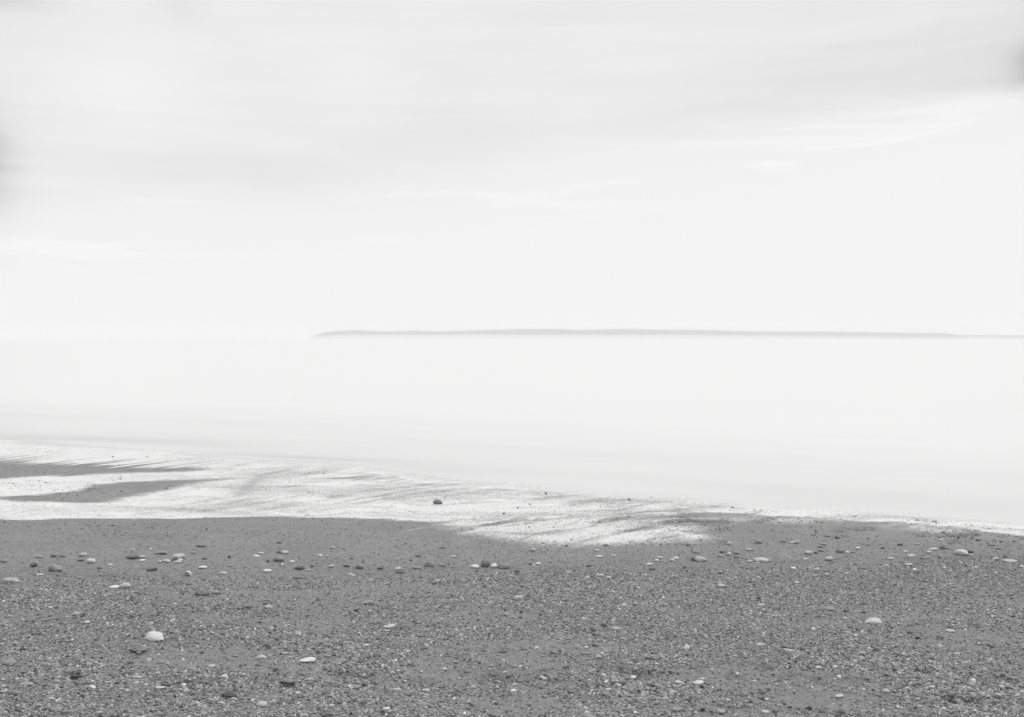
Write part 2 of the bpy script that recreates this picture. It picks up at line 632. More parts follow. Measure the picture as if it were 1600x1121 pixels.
def band(px_pts, wid, amt):
    """a thin grey run of clearer water along a line"""
    global milk
    P = np.array([on_plane(*p) for p in px_pts])
    d = np.full(sx.shape, 1e9)
    tpos = np.zeros(sx.shape)
    for i in range(len(P) - 1):
        a, c = P[i], P[i + 1]
        ex, ey = c - a
        t = np.clip(((sx - a[0]) * ex + (sy - a[1]) * ey) / (ex * ex + ey * ey), 0, 1)
        dd = np.hypot(sx - a[0] - t * ex, sy - a[1] - t * ey)
        tpos = np.where(dd < d, (i + t) / (len(P) - 1), tpos)
        d = np.minimum(d, dd)
    milk = milk - 1.9 * amt * np.exp(-(d / wid) ** 2) * np.sin(np.pi * np.clip(tpos, 0.03, 0.97)) ** 0.6


band([(-250, 678), (0, 683), (150, 686), (300, 692), (400, 700)], 0.55, 0.45)
band([(300, 705), (430, 713), (500, 717), (640, 722)], 0.28, 0.55)
band([(560, 722), (700, 734), (820, 742)], 0.5, 0.25)
band([(1000, 768), (1180, 770), (1400, 777), (1650, 790)], 1.0, 0.12)
milk = np.clip(milk, -1.6, 1)
keep = (off.reshape(nr, nc) > -1.5)
keepf = keep[:-1, :-1] & keep[1:, 1:] & keep[:-1, 1:] & keep[1:, :-1]
sea = grid_mesh("sea", np.stack([sx, sy, np.zeros_like(sx)], 1), nr, nc, M_SEA, {"milk": milk}, keepf)
if sea.data.polygons[0].normal.z < 0:
    sea.data.flip_normals()
sea["kind"] = "structure"
sea["label"] = "pale smooth sea blurred by a long exposure"

# ================================================================== foam washing over the sand
MAIN = px_poly([(-420, 640), (-200, 662), (0, 686), (130, 697), (250, 706), (400, 719), (520, 724), (620, 738), (720, 752), (820, 759), (940, 774), (1060, 780),
                (1180, 791), (1300, 799), (1420, 804), (1520, 812), (1600, 822), (1760, 838), (1900, 850),
                (1900, 876), (1760, 858), (1600, 841), (1540, 832), (1450, 822), (1320, 815), (1200, 807), (1100, 802), (1000, 808), (900, 820), (800, 824),
                (700, 819), (640, 815), (560, 811), (450, 809), (300, 810.5), (150, 812), (0, 815), (-300, 822)])
STREAK = px_poly([(600, 812), (660, 822), (720, 838), (780, 848), (840, 856), (900, 859), (1000, 855), (1100, 851), (1135, 843), (1120, 830), (1100, 814), (1060, 800), (940, 798), (800, 808), (690, 812)])
VEIL = px_poly([(1080, 800), (1200, 803), (1400, 812), (1520, 818), (1600, 832), (1640, 852), (1560, 850), (1500, 838), (1440, 834), (1300, 822), (1180, 820), (1110, 826)])
ISLE1 = px_poly([(-420, 706), (-200, 713), (0, 719), (101, 724), (186, 728), (240, 731), (310, 730), (330, 735), (270, 739), (202, 740.5), (152, 742), (101, 745.5), (67, 745), (0, 750), (-200, 762), (-420, 774)])
ISLE2 = px_poly([(-420, 806), (-100, 784), (0, 778), (60, 774), (111, 768), (152, 758), (202, 753), (287, 750), (371, 747), (371, 748.5), (304, 756), (280, 761.5), (253, 768),
                 (209, 777), (169, 785), (128, 788), (67, 786.5), (0, 783.5), (-100, 790), (-420, 815)])



def run_on(poly, i_left, far_x, slope, tail):
    """carry a shape on past its left end, parallel to the shore"""
    (ax_, ay_), (bx_, by_) = poly[0], poly[-1]
    p = (far_x, ay_ + (ax_ - far_x) * slope + tail)
    q = (far_x, by_ + (bx_ - far_x) * slope - tail)
    return np.vstack([[p], poly, [q]])


MAIN = run_on(MAIN, 0, -30.0, 0.55, 0.0)
ISLE1 = run_on(ISLE1, 0, -17.0, 0.55, -1.2)
ISLE2 = run_on(ISLE2, 0, -13.0, 0.55, -0.3)
_k = int(np.argmax(MAIN[:, 0]))
_r = MAIN[(MAIN[:, 0] > MAIN[_k, 0] - 0.9)]
_hi, _lo = _r[np.argmax(_r[:, 1])], _r[np.argmin(_r[:, 1])]
_idx = [i for i in range(len(MAIN)) if np.allclose(MAIN[i], _lo)][0]
MAIN = np.insert(MAIN, _idx, [(16.0, _hi[1] - (16.0 - _hi[0]) * 0.42), (16.0, _lo[1] - (16.0 - _lo[0]) * 0.42)], axis=0)
rad = radii([(6.5, 34.0, 640, True)])
th = np.radians(np.concatenate([np.arange(-64, -31, 0.4), np.arange(-31, 31.01, 0.075), np.arange(31.4, 64, 0.4)]))
rr, tt = np.meshgrid(rad, th, indexing='ij')
nr, nc = rr.shape
fx, fy = (rr * np.sin(tt)).ravel(), (rr * np.cos(tt)).ravel()
near_m = (poly_sd(MAIN, fx, fy) > -2.5) & (fx > -28) & (fx < 15)
gx, gy = fx[near_m], fy[near_m]
# backwash direction turns from straight down the beach (left) to oblique (right); psi is constant along the flow
Fx = np.where(gx < 0.5, 0.9 * gx - 0.135 * (gx - 0.5) ** 2, 0.9 * gx)
psi = (gy - Fx) * 0.75
wob = 1.5 * (fbm(gx * 0.7, gy * 0.7, 51, 3) - 0.5)
st = fbm(psi * 5.5 + wob * 3.0, gx * 0.55 + wob, 53, 4, 0.55)
st2 = fbm(psi * 15.0 + wob * 5.0, gx * 1.1, 57, 3, 0.6)
# long soft runs nearly level across the view, as the swash smears them
run = fbm((gy + 0.12 * gx) * 3.2 + wob * 2.0, gx * 0.35, 59, 4, 0.55)
sdm = poly_sd(MAIN, gx, gy)
brk = fbm(gx * 0.9, gy * 0.8, 63, 3)
mot = fbm(gx * 3.2 + wob * 4, gy * 5.5 + wob * 4, 65, 4, 0.6)
cover = sstep(-0.06, 0.12, sdm + (st - 0.5) * 0.35 * sstep(-3.0, 0.5, gx) + (fbm(gx * 6, gy * 6, 61, 3) - .5) * 0.05)
cover = cover * (0.985 - (0.17 * sstep(0.48, 0.70, run) + (0.16 * sstep(0.48, 0.66, st2) + 0.16 * sstep(0.5, 0.68, st)) * sstep(0.42, 0.62, brk) + 0.16 * sstep(0.5, 0.7, mot)) * sstep(-6.5, -3.5, gx) - 0.06 * sstep(0.5, .8, st2))
sds = poly_sd(STREAK, gx, gy)
stk = sstep(-0.10, 0.45, sds) * sstep(0.34, 0.60, st * 0.60 + st2 * 0.22 + run * 0.26 + (mot - 0.5) * 0.25) * 0.88
eat = sstep(-0.2, 0.5, sds)                                      # inside the streak zone the sheet breaks up
cover = np.maximum(cover * (1 - 0.75 * eat * sstep(0.52, 0.40, st * 0.6 + st2 * 0.2 + run * 0.2)), stk)
sdv = poly_sd(VEIL, gx, gy)
cover = np.maximum(cover, sstep(-0.1, 0.3, sdv) * (0.10 + 0.55 * sstep(0.45, 0.75, fbm(gx * 1.3, psi * 2.2, 67, 3))))
# faint lines drawn over the sand in front of the middle
cover = np.maximum(cover, 0.28 * sstep(0.62, 0.74, st) * sstep(-0.75, -0.1, sds) * (gx > -2.4) * (gx < 0.7))
# bare sand bars on the left
fing = fbm(psi * 6.0 + wob, gx * 0.5, 71, 3, 0.6)
s1 = poly_sd(ISLE1, gx, gy)
up = sstep(0.0, 0.6, shore_s(gx, gy) * 0 + (gy - np.interp(gx, ISLE1[2:8, 0], 0.5 * (ISLE1[2:8, 1] + ISLE1[14:8:-1, 1]))) / 0.8)
bare = 0.95 * sstep(-0.14, 0.24, s1 + (fing - 0.5) * (0.16 + 1.7 * up) + (fbm(gx * 4, gy * 7, 75, 3) - 0.5) * 0.12)
bare = np.maximum(bare, 0.75 * sstep(0.55, 0.72, fing) * sstep(-1.3, -0.1, s1) * up * (gx < -4.2))
s2 = poly_sd(ISLE2, gx, gy)
bare = np.maximum(bare, 0.95 * sstep(-0.11, 0.20, s2 + (fbm(gx * 2.5, gy * 6, 73, 4) - 0.5) * 0.26))
cover = cover * (1 - bare)
# torn, dissolving outer edge over the water
soff = -shore_s(gx, gy)
cover = cover * (1 - sstep(0.05, 1.1, soff + (fbm(gx * 0.8, gy * 1.4, 77, 4) - 0.5) * 1.0))


def stroke(px_pts, wid, amt, target=0.0):
    """sand showing through (target 0) or froth lying (target 1) along a line on the beach"""
    global cover
    P = px_poly(px_pts)
    d = np.full(gx.shape, 1e9)
    tp = np.zeros(gx.shape)
    for i in range(len(P) - 1):
        a, c = P[i], P[i + 1]
        ex, ey = c - a
        t = np.clip(((gx - a[0]) * ex + (gy - a[1]) * ey) / (ex * ex + ey * ey), 0, 1)
        dd = np.hypot(gx - a[0] - t * ex, gy - a[1] - t * ey)
        tp = np.where(dd < d, (i + t) / (len(P) - 1), tp)
        d = np.minimum(d, dd)
    rag = 1 + 1.6 * (fbm(gx * 4, gy * 2.5, 91, 3) - 0.5)
    g = amt * np.exp(-(d / (wid * rag)) ** 2) * np.sin(np.pi * np.clip(tp, 0.04, 0.96)) ** 0.5
    cover = cover + (target - cover) * g


for st_ in [([(498, 749), (540, 748), (584, 744)], .10, .75), ([(545, 752), (575, 748)], .08, .5), ([(470, 755), (520, 752)], .06, .3),
            ([(384, 782), (400, 762), (425, 742), (470, 729)], .28, .20), ([(372, 775), (395, 755), (415, 740)], .10, .3), ([(432, 762), (474, 760)], .05, .45),
            ([(560, 768), (640, 762), (700, 756)], .12, .22), ([(700, 760), (780, 754), (860, 754)], .12, .2), ([(820, 783), (860, 778), (885, 775)], .10, .45),
            ([(888, 788), (925, 784), (960, 780)], .12, .50), ([(900, 800), (960, 798), (1010, 795)], .10, .35), ([(950, 806), (1030, 800), (1100, 796)], .10, .45),
            ([(965, 815), (1030, 809), (1110, 806), (1180, 808)], .16, .75), ([(1000, 822), (1060, 817), (1120, 816), (1180, 822)], .22, .85), ([(860, 812), (930, 808), (990, 806)], .08, .28),
            ([(640, 818), (700, 824), (760, 822)], .07, .45), ([(720, 812), (800, 816), (880, 812)], .06, .35), ([(760, 832), (830, 836), (900, 830)], .10, .5),
            ([(0, 800), (150, 797), (300, 797), (420, 790)], .32, .16), ([(1110, 830), (1160, 836)], .2, .7)]:
    stroke(*st_)
for st_ in [([(1010, 832), (1040, 828), (1062, 827)], .06, .8, 1.0), ([(1070, 839), (1098, 837)], .09, .75, 1.0), ([(1060, 811), (1118, 811)], .07, .5, 1.0),
            ([(900, 852), (940, 846), (980, 836)], .10, .7, 1.0), ([(860, 842), (900, 846)], .10, .5, 1.0), ([(720, 836), (742, 831), (756, 828)], .05, .6, 1.0)]:
    stroke(*st_)
C = np.zeros(len(fx))
C[near_m] = np.clip(cover, 0, 1)
fz = np.maximum(height(fx, fy), 0.0) + 0.004
K = (C.reshape(nr, nc) > 0.03)
keepf = K[:-1, :-1] | K[1:, 1:] | K[:-1, 1:] | K[1:, :-1]
foam = grid_mesh("sea_foam", np.stack([fx, fy, fz], 1), nr, nc, M_FOAM, {"cover": C}, keepf)
if foam.data.polygons[0].normal.z < 0:
    foam.data.flip_normals()
foam["kind"] = "stuff"
foam["label"] = "white foam washed in streaks over the wet sand"
foam["category"] = "foam"


# ================================================================== headland across the water
def headland(name, prof, dist, depth, label):
    pts = np.array(prof, float)
    n = int((pts[-1, 0] - pts[0, 0]) * 1.3)
    px = np.linspace(pts[0, 0], pts[-1, 0], n)
    hgt = (529.5 - np.interp(px, pts[:, 0], pts[:, 1])) / F * dist
    xx = (px - 800.0) / F * dist
    yy = dist + 180 * (fbm(px * 0.01, px * 0, 81, 3) - 0.5)
    tree = 2.4 * fbm(px * 0.6, px * 0, 83, 3) + 1.2 * fbm(px * 0.09, px * 0, 87, 2)
    hgt = np.maximum(hgt, 0.4)
    rows = []
    for k, (fr, back) in enumerate([(0.0, 0.0), (0.42, 0.01), (0.72, 0.04), (0.9, 0.12), (1.0, 0.3), (1.0, 0.6), (0.7, 0.85), (0.0, 1.0)]):
        rough_ = (fbm(px * 0.35 + 9 * k, px * 0 + k, 89, 3) - 0.5) * 3.5 * (0 < fr)
        z = hgt * fr + (tree - 1.8 + rough_ * 0.5) * (fr > 0.5)
        z = np.where(hgt < 3, hgt * fr, z)
        if fr == 0:
            z = z * 0 - 1.0
        rows.append(np.stack([xx * (1 + back * depth / dist), yy + back * depth, z], 1))
    V = np.concatenate(rows)
    o = grid_mesh(name, V, 8, n, M_WOODS)
    bmm = bmesh.new()
    bmm.from_mesh(o.data)
    bmesh.ops.recalc_face_normals(bmm, faces=bmm.faces[:])
    bmm.to_mesh(o.data)
    bmm.free()
    o["kind"] = "structure"
    o["label"] = label
    return o


headland("headland", [(486, 526.5), (496, 522.5), (506, 519), (530, 516), (560, 515), (600, 517.3), (650, 515.8), (690, 517), (740, 515.2), (800, 513.5), (870, 512.8), (900, 514.8),
                      (960, 513.2), (1050, 514), (1115, 514.6), (1150, 516.8), (1250, 517), (1350, 517.8), (1400, 519), (1470, 519.5), (1490, 521), (1503, 524.5), (1512, 527)],
         5600.0, 700.0, "low wooded headland fading into haze across the water")
headland("far_headland", [(1440, 526), (1470, 523), (1560, 522.8), (1680, 523.4), (1820, 522.6), (2000, 523.5), (2200, 526)],
         6500.0, 500.0, "fainter lower land beyond the right end of the headland")

# ================================================================== air
def closed_box(name, x0, x1, y0, y1, z0, z1):
    bmm = bmesh.new()
    bmesh.ops.create_cube(bmm, size=1.0)
    for v in bmm.verts:
        v.co = Vector((x0 if v.co.x < 0 else x1, y0 if v.co.y < 0 else y1, z0 if v.co.z < 0 else z1))
    me = bpy.data.meshes.new(name)
    bmm.to_mesh(me)
    bmm.free()
    return link(bpy.data.objects.new(name, me))


def vol_mat(name, density, tone=1.0):
    m, b, o = new_mat(name)
    pv = b.add("ShaderNodeVolumePrincipled")
    pv.inputs["Color"].default_value = (tone, tone, tone, 1)
    pv.inputs["Density"].default_value = density
    pv.inputs["Anisotropy"].default_value = 0.0
    b.t.links.new(pv.outputs[0], o.inputs["Volume"])
    return m


HAZE_DENS = 0.00025
haze = closed_box("haze", -9600, 9600, -9600, 9600, -3.5, 64.0)
haze.data.materials.append(vol_mat("sea_haze", HAZE_DENS, 0.955))
haze["kind"] = "stuff"
haze["label"] = "pale haze lying over the whole sea"

# sea mist lying against the foot of the headland, thinning upwards (a long low wedge of even mist)
mist_me = bpy.data.meshes.new("sea_mist")
mxs = np.linspace(-0.215, 0.72, 40)                      # bearing across the bay
mv, mf = [], []
for k_, u_ in enumerate(mxs):
    fr_ = min(1.0, (k_ + 0.5) / 3.0) ** 0.7 * min(1.0, (39.3 - k_) / 24.0)
    yf_, yn_ = 5180.0, 5180.0 - 4200.0 * fr_
    mv += [(u_ * yn_, yn_, 0.3), (u_ * yf_, yf_, 0.3), (u_ * yf_, yf_, 0.6 + 23 * fr_)]
for k_ in range(len(mxs) - 1):
    a_, b_ = 3 * k_, 3 * k_ + 3
    mf += [(a_, b_, b_ + 1, a_ + 1), (a_ + 1, b_ + 1, b_ + 2, a_ + 2), (a_ + 2, b_ + 2, b_, a_)]
mf += [(0, 1, 2), (3 * 39, 3 * 39 + 2, 3 * 39 + 1)]
mist_me.from_pydata(mv, [], mf)
bm = bmesh.new()
bm.from_mesh(mist_me)
bmesh.ops.recalc_face_normals(bm, faces=bm.faces[:])
bm.to_mesh(mist_me)
bm.free()
mist = link(bpy.data.objects.new("sea_mist", mist_me))
mist_me.materials.append(vol_mat("low_sea_mist", 0.00030))
mist["kind"] = "stuff"
mist["label"] = "low white mist along the foot of the headland"

# ================================================================== loose gravel (one object, geometry nodes)
N = 700000
gy = np.sqrt(rng.uniform(3.9 ** 2, 10.8 ** 2, N))
gu = rng.uniform(-1, 1, N)
gx = gu * (0.62 * gy + 1.5)
gyl = gravel_line_y(gx)
dist_in = gyl - gy                                              # metres on the land side of the gravel line
patch = fbm(gx * 0.75, gy * 1.6, 101, 3)
patch2 = fbm(gx * 2.6, gy * 5.0, 103, 3)
dens = sstep(-0.15, 0.55, dist_in + (patch2 - 0.5) * 0.9)
dens = dens * (0.18 + 0.82 * sstep(0.33, 0.48, patch * 0.7 + patch2 * 0.3))
# sparse pebbles on the smooth sand, and in the wash
s_ = shore_s(gx, gy)
sparse = 0.16 * sstep(-1.3, 0.0, dist_in) ** 2 + 0.050 + 0.04 * (patch2 - 0.5)
dens = np.maximum(dens, sparse * (s_ > 0.3))
coarse = np.zeros(N)
for hx, hy, hw, dp in HOLLOWS:
    if dp >= 0.024:
        coarse = np.maximum(coarse, np.exp(-((gx - hx) / (hw * 2.2)) ** 2 - ((gy - hy - 0.02) / 0.35) ** 2) * dp / 0.06)
for (zx, zy, zw, zh, amt) in [(1510, 1090, 110, 34, 1.0), (560, 1035, 80, 26, .8), (1000, 1085, 130, 30, .9), (1320, 1035, 70, 22, .8), (1440, 1050, 60, 18, .7), (500, 1095, 70, 22, .5),
                              (830, 1035, 60, 22, -.8), (1270, 1085, 95, 28, -.9), (720, 1060, 70, 22, -.6), (170, 1030, 90, 16, -.6), (400, 1080, 60, 30, -.4), (1560, 1030, 60, 16, -.5),
                              (400, 926, 110, 5, -.9), (150, 965, 60, 14, -.4), (1330, 915, 120, 9, -.5), (960, 975, 60, 14, -.3), (640, 965, 60, 12, -.3), (830, 1105, 60, 18, -.6)]:
    wx, wy, _z = ground_at(zx, zy)
    kx = zw * wy / F
    ky = zh * wy * wy / (F * 1.8)
    g_ = np.exp(-((gx - wx) / kx) ** 2 - ((gy - wy) / ky) ** 2)
    if amt > 0:
        coarse = np.maximum(coarse, amt * g_)
        dens = np.maximum(dens, amt * g_)
    else:
        dens = dens * (1 + amt * g_)
dens = np.maximum(dens, 0.9 * np.clip(coarse * 1.3, 0, 1))
dens = dens * (1 - sstep(0.84, 1.0, np.abs(gu)))
sel = rng.uniform(0, 1, N) < dens
gx, gy, coarse, s_, dist_in = gx[sel], gy[sel], coarse[sel], s_[sel], dist_in[sel]
# a belt of dark pebbles caught in the foam: two patches left, many right
wash = []
for (x0, y0_, x1, y1_, n) in [(0, 752, 150, 774, 2600), (150, 742, 230, 756, 300), (0, 697, 110, 707, 900), (110, 700, 240, 714, 160), (400, 760, 640, 806, 160), (620, 765, 730, 808, 420),
                              (730, 770, 830, 830, 700), (820, 772, 960, 850, 3200), (960, 785, 1140, 852, 4200), (1060, 784, 1340, 814, 5200), (1300, 800, 1600, 838, 5200), (1480, 818, 1600, 848, 1500)]:
    qx, qy = rng.uniform(x0, x1, n), rng.uniform(y0_, y1_, n)
    ok = fbm(qx * 0.02, qy * 0.13, 109, 3) > rng.uniform(0.36, 0.66, n)
    qx, qy = qx[ok], qy[ok]
    dx_, dy_, dz_ = ray(qx, qy)
    t_ = (0.04 - CAM_Z) / dz_
    X_, Y_ = dx_ * t_, dy_ * t_
    ok = shore_s(X_, Y_) > 0.05
    wash.append(np.stack([X_[ok], Y_[ok]], 1))
nq = 34000                                                       # fine grit all over the swash zone
qy_ = np.sqrt(rng.uniform(8.8 ** 2, 19.5 ** 2, nq))
qx_ = rng.uniform(-1, 1, nq) * (0.62 * qy_ + 1.0)
ok = (shore_s(qx_, qy_) > 0.15) & (shore_s(qx_, qy_) < 6.5) & (fbm(qx_ * 1.3, qy_ * 0.9, 113, 3) > rng.uniform(0.2, 0.8, nq))
wash.append(np.stack([qx_[ok], qy_[ok]], 1))
wash = np.concatenate(wash)
nw = len(wash)
ax = np.concatenate([gx, wash[:, 0]])
ay = np.concatenate([gy, wash[:, 1]])
coarse = np.concatenate([coarse, np.zeros(nw)])
n = len(ax)
size = np.exp(rng.normal(math.log(0.0039), 0.36, n)) * (1 + 0.55 * coarse)
size = np.where((rng.uniform(0, 1, n) < 0.018), size * 1.9, size)
size[-nw:] = np.exp(rng.normal(math.log(0.0040), 0.36, nw))
onsand = np.concatenate([dist_in < 0.15, np.zeros(nw, bool)])
size = np.where(onsand, np.minimum(size * rng.uniform(0.45, 1.0, n), 0.0075), size)
size = np.clip(size, 0.0018, 0.018)
az = height(ax, ay) + size * 0.22
tone = np.clip(rng.normal(0.265, 0.085, n), 0.06, 0.52)
u = rng.uniform(0, 1, n)
tone = np.where(u < 0.035, rng.uniform(0.45, 0.75, n), tone)
tone = np.where(u > 0.88, rng.uniform(0.05, 0.10, n), tone)
tone = np.where(onsand, np.clip(rng.normal(0.22, 0.07, n), 0.08, 0.6), tone)
tone[-nw:] = rng.uniform(0.05, 0.22, nw)
me = bpy.data.meshes.new("gravel")
me.vertices.add(n)
me.vertices.foreach_set("co", np.stack([ax, ay, az], 1).astype(np.float32).ravel())
scl = np.stack([size * rng.uniform(0.9, 1.6, n), size * rng.uniform(0.75, 1.2, n), size * rng.uniform(0.50, 0.95, n)], 1)
scl[-nw:] = scl[-nw:]
rot = np.stack([rng.normal(0, 0.28, n), rng.normal(0, 0.28, n), rng.uniform(0, 6.283, n)], 1)
for nm, arr in (("scl", scl), ("rot", rot)):
    a = me.attributes.new(nm, 'FLOAT_VECTOR', 'POINT')
    a.data.foreach_set("vector", arr.astype(np.float32).ravel())
a = me.attributes.new("tone", 'FLOAT', 'POINT')
a.data.foreach_set("value", tone.astype(np.float32))
a = me.attributes.new("pick", 'INT', 'POINT')
a.data.foreach_set("value", rng.integers(0, 6, n).astype(np.int32))
gravel = link(bpy.data.objects.new("gravel", me))
gravel["kind"] = "stuff"
gravel["label"] = "fine grey gravel covering the near part of the beach"
ng = bpy.data.node_groups.new("gravel_scatter", 'GeometryNodeTree')
ng.interface.new_socket("Geometry", in_out='INPUT', socket_type='NodeSocketGeometry')
ng.interface.new_socket("Geometry", in_out='OUTPUT', socket_type='NodeSocketGeometry')
G = NB(ng)
gi, go = G.add("NodeGroupInput"), G.add("NodeGroupOutput")
join = G.add("GeometryNodeJoinGeometry")
for k in range(6):
    ico = G.add("GeometryNodeMeshIcoSphere")
    ico.inputs["Radius"].default_value = 1.0
    ico.inputs["Subdivisions"].default_value = 2
    pos = G.add("GeometryNodeInputPosition")
    offv = G.add("ShaderNodeVectorMath", operation='ADD')
    ng.links.new(pos.outputs[0], offv.inputs[0])
    offv.inputs[1].default_value = (7.3 * k, 3.1 * k, -5.7 * k)
    nz = G.add("ShaderNodeTexNoise")
    ng.links.new(offv.outputs[0], nz.inputs["Vector"])
    nz.inputs["Scale"].default_value = 0.9
    nz.inputs["Detail"].default_value = 1.5
    sub = G.add("ShaderNodeVectorMath", operation='SUBTRACT')
    ng.links.new(nz.outputs["Color"], sub.inputs[0])
    sub.inputs[1].default_value = (0.5, 0.5, 0.5)
    sc_ = G.add("ShaderNodeVectorMath", operation='SCALE')
    ng.links.new(sub.outputs[0], sc_.inputs[0])
    sc_.inputs["Scale"].default_value = 1.5
    sp = G.add("GeometryNodeSetPosition")
    ng.links.new(ico.outputs["Mesh"], sp.inputs["Geometry"])
    ng.links.new(sc_.outputs[0], sp.inputs["Offset"])
    sm = G.add("GeometryNodeSetMaterial")
    sm.inputs["Material"].default_value = M_GRAVEL
    ng.links.new(sp.outputs[0], sm.inputs["Geometry"])
    g2i = G.add("GeometryNodeGeometryToInstance")
    ng.links.new(sm.outputs[0], g2i.inputs[0])
    ng.links.new(g2i.outputs[0], join.inputs[0])
m2p = G.add("GeometryNodeMeshToPoints")
ng.links.new(gi.outputs[0], m2p.inputs[0])
iop = G.add("GeometryNodeInstanceOnPoints")
ng.links.new(m2p.outputs[0], iop.inputs["Points"])
ng.links.new(join.outputs[0], iop.inputs["Instance"])
iop.inputs["Pick Instance"].default_value = True


def named(nm, typ):
    nn = G.add("GeometryNodeInputNamedAttribute", data_type=typ)
    nn.inputs["Name"].default_value = nm
    return nn.outputs[0]


ng.links.new(named("pick", 'INT'), iop.inputs["Instance Index"])
e2r = G.add("FunctionNodeEulerToRotation")
ng.links.new(named("rot", 'FLOAT_VECTOR'), e2r.inputs[0])
ng.links.new(e2r.outputs[0], iop.inputs["Rotation"])
ng.links.new(named("scl", 'FLOAT_VECTOR'), iop.inputs["Scale"])
ng.links.new(iop.outputs[0], go.inputs[0])
md = gravel.modifiers.new("scatter", 'NODES')
md.node_group = ng
me.materials.append(M_GRAVEL)

# ================================================================== stones
_ico = {}


def ico_arrays(sub):
    if sub not in _ico:
        bmm = bmesh.new()
        bmesh.ops.create_icosphere(bmm, subdivisions=sub, radius=1.0)
        _ico[sub] = ([v.co.copy() for v in bmm.verts], [tuple(v.index for v in f.verts) for f in bmm.faces])
        bmm.free()
    return _ico[sub]


def stone_mesh(name, wx, dy, hz, seed, kind):
    """a beach stone: kinds round, flat, dome, angular, wedge, slab, pitted"""
    vs_, fs = ico_arrays(4 if wx > 0.075 else 3)
    rs = random.Random(seed)
    amp = {'round': .16, 'flat': .16, 'dome': .18, 'angular': .30, 'wedge': .16, 'slab': .22, 'pitted': .22, 'thin': .2}[kind]
    ex = {'slab': 0.72, 'angular': 0.80}.get(kind, 0.97)
    o = Vector((rs.uniform(-50, 50), rs.uniform(-50, 50), rs.uniform(-50, 50)))
    planes = []
    for _ in range({'angular': 8, 'slab': 5, 'wedge': 4, 'pitted': 4, 'dome': 1}.get(kind, 3)):
        p = Vector((rs.gauss(0, 1), rs.gauss(0, 1), rs.gauss(0, .8))).normalized()
        planes.append((p, rs.uniform(.62, .85) if kind in ('angular', 'slab', 'wedge', 'pitted') else rs.uniform(.74, .95)))
    co = []
    for v in vs_:
        q = Vector([math.copysign(abs(c) ** ex, c) for c in v])
        q = q / max(abs(q.x) ** 2.3 + abs(q.y) ** 2.3 + abs(q.z) ** 2.3, 1e-6) ** (1 / 2.3) if kind in ('slab', 'angular') else v.copy()
        f = 1 + amp * mnoise.noise(v * 0.95 + o) * 1.6 + amp * 0.25 * mnoise.noise(v * 2.6 + o)
        q = q * f
        for p, lim in planes:
            dd = q.dot(p) - lim
            if dd > 0:
                q = q - p * dd * 0.85
        if kind == 'wedge':
            q.z *= 0.45 + 0.55 * (q.x * 0.5 + 0.5) * 1.25
        if kind == 'pitted':
            nn = mnoise.noise(v * 2.4 + o * 1.3)
            q = q * (1 - 0.38 * max(0, nn) ** 0.8)
        if kind == 'dome':
            q.z = q.z if q.z > 0 else q.z * 0.4
        co.append(q)
    lo = Vector([min(c[i] for c in co) for i in range(3)])
    hi = Vector([max(c[i] for c in co) for i in range(3)])
    out_ = []
    for c in co:
        out_.append((((c.x - lo.x) / (hi.x - lo.x) - .5) * wx, ((c.y - lo.y) / (hi.y - lo.y) - .5) * dy,
                     ((c.z - lo.z) / (hi.z - lo.z)) * hz))
    mm = bpy.data.meshes.new(name)
    mm.from_pydata(out_, [], fs)
    mm.polygons.foreach_set("use_smooth", [True] * len(fs))
    mm.materials.append(M_STONE)
    mm.update()
    return mm


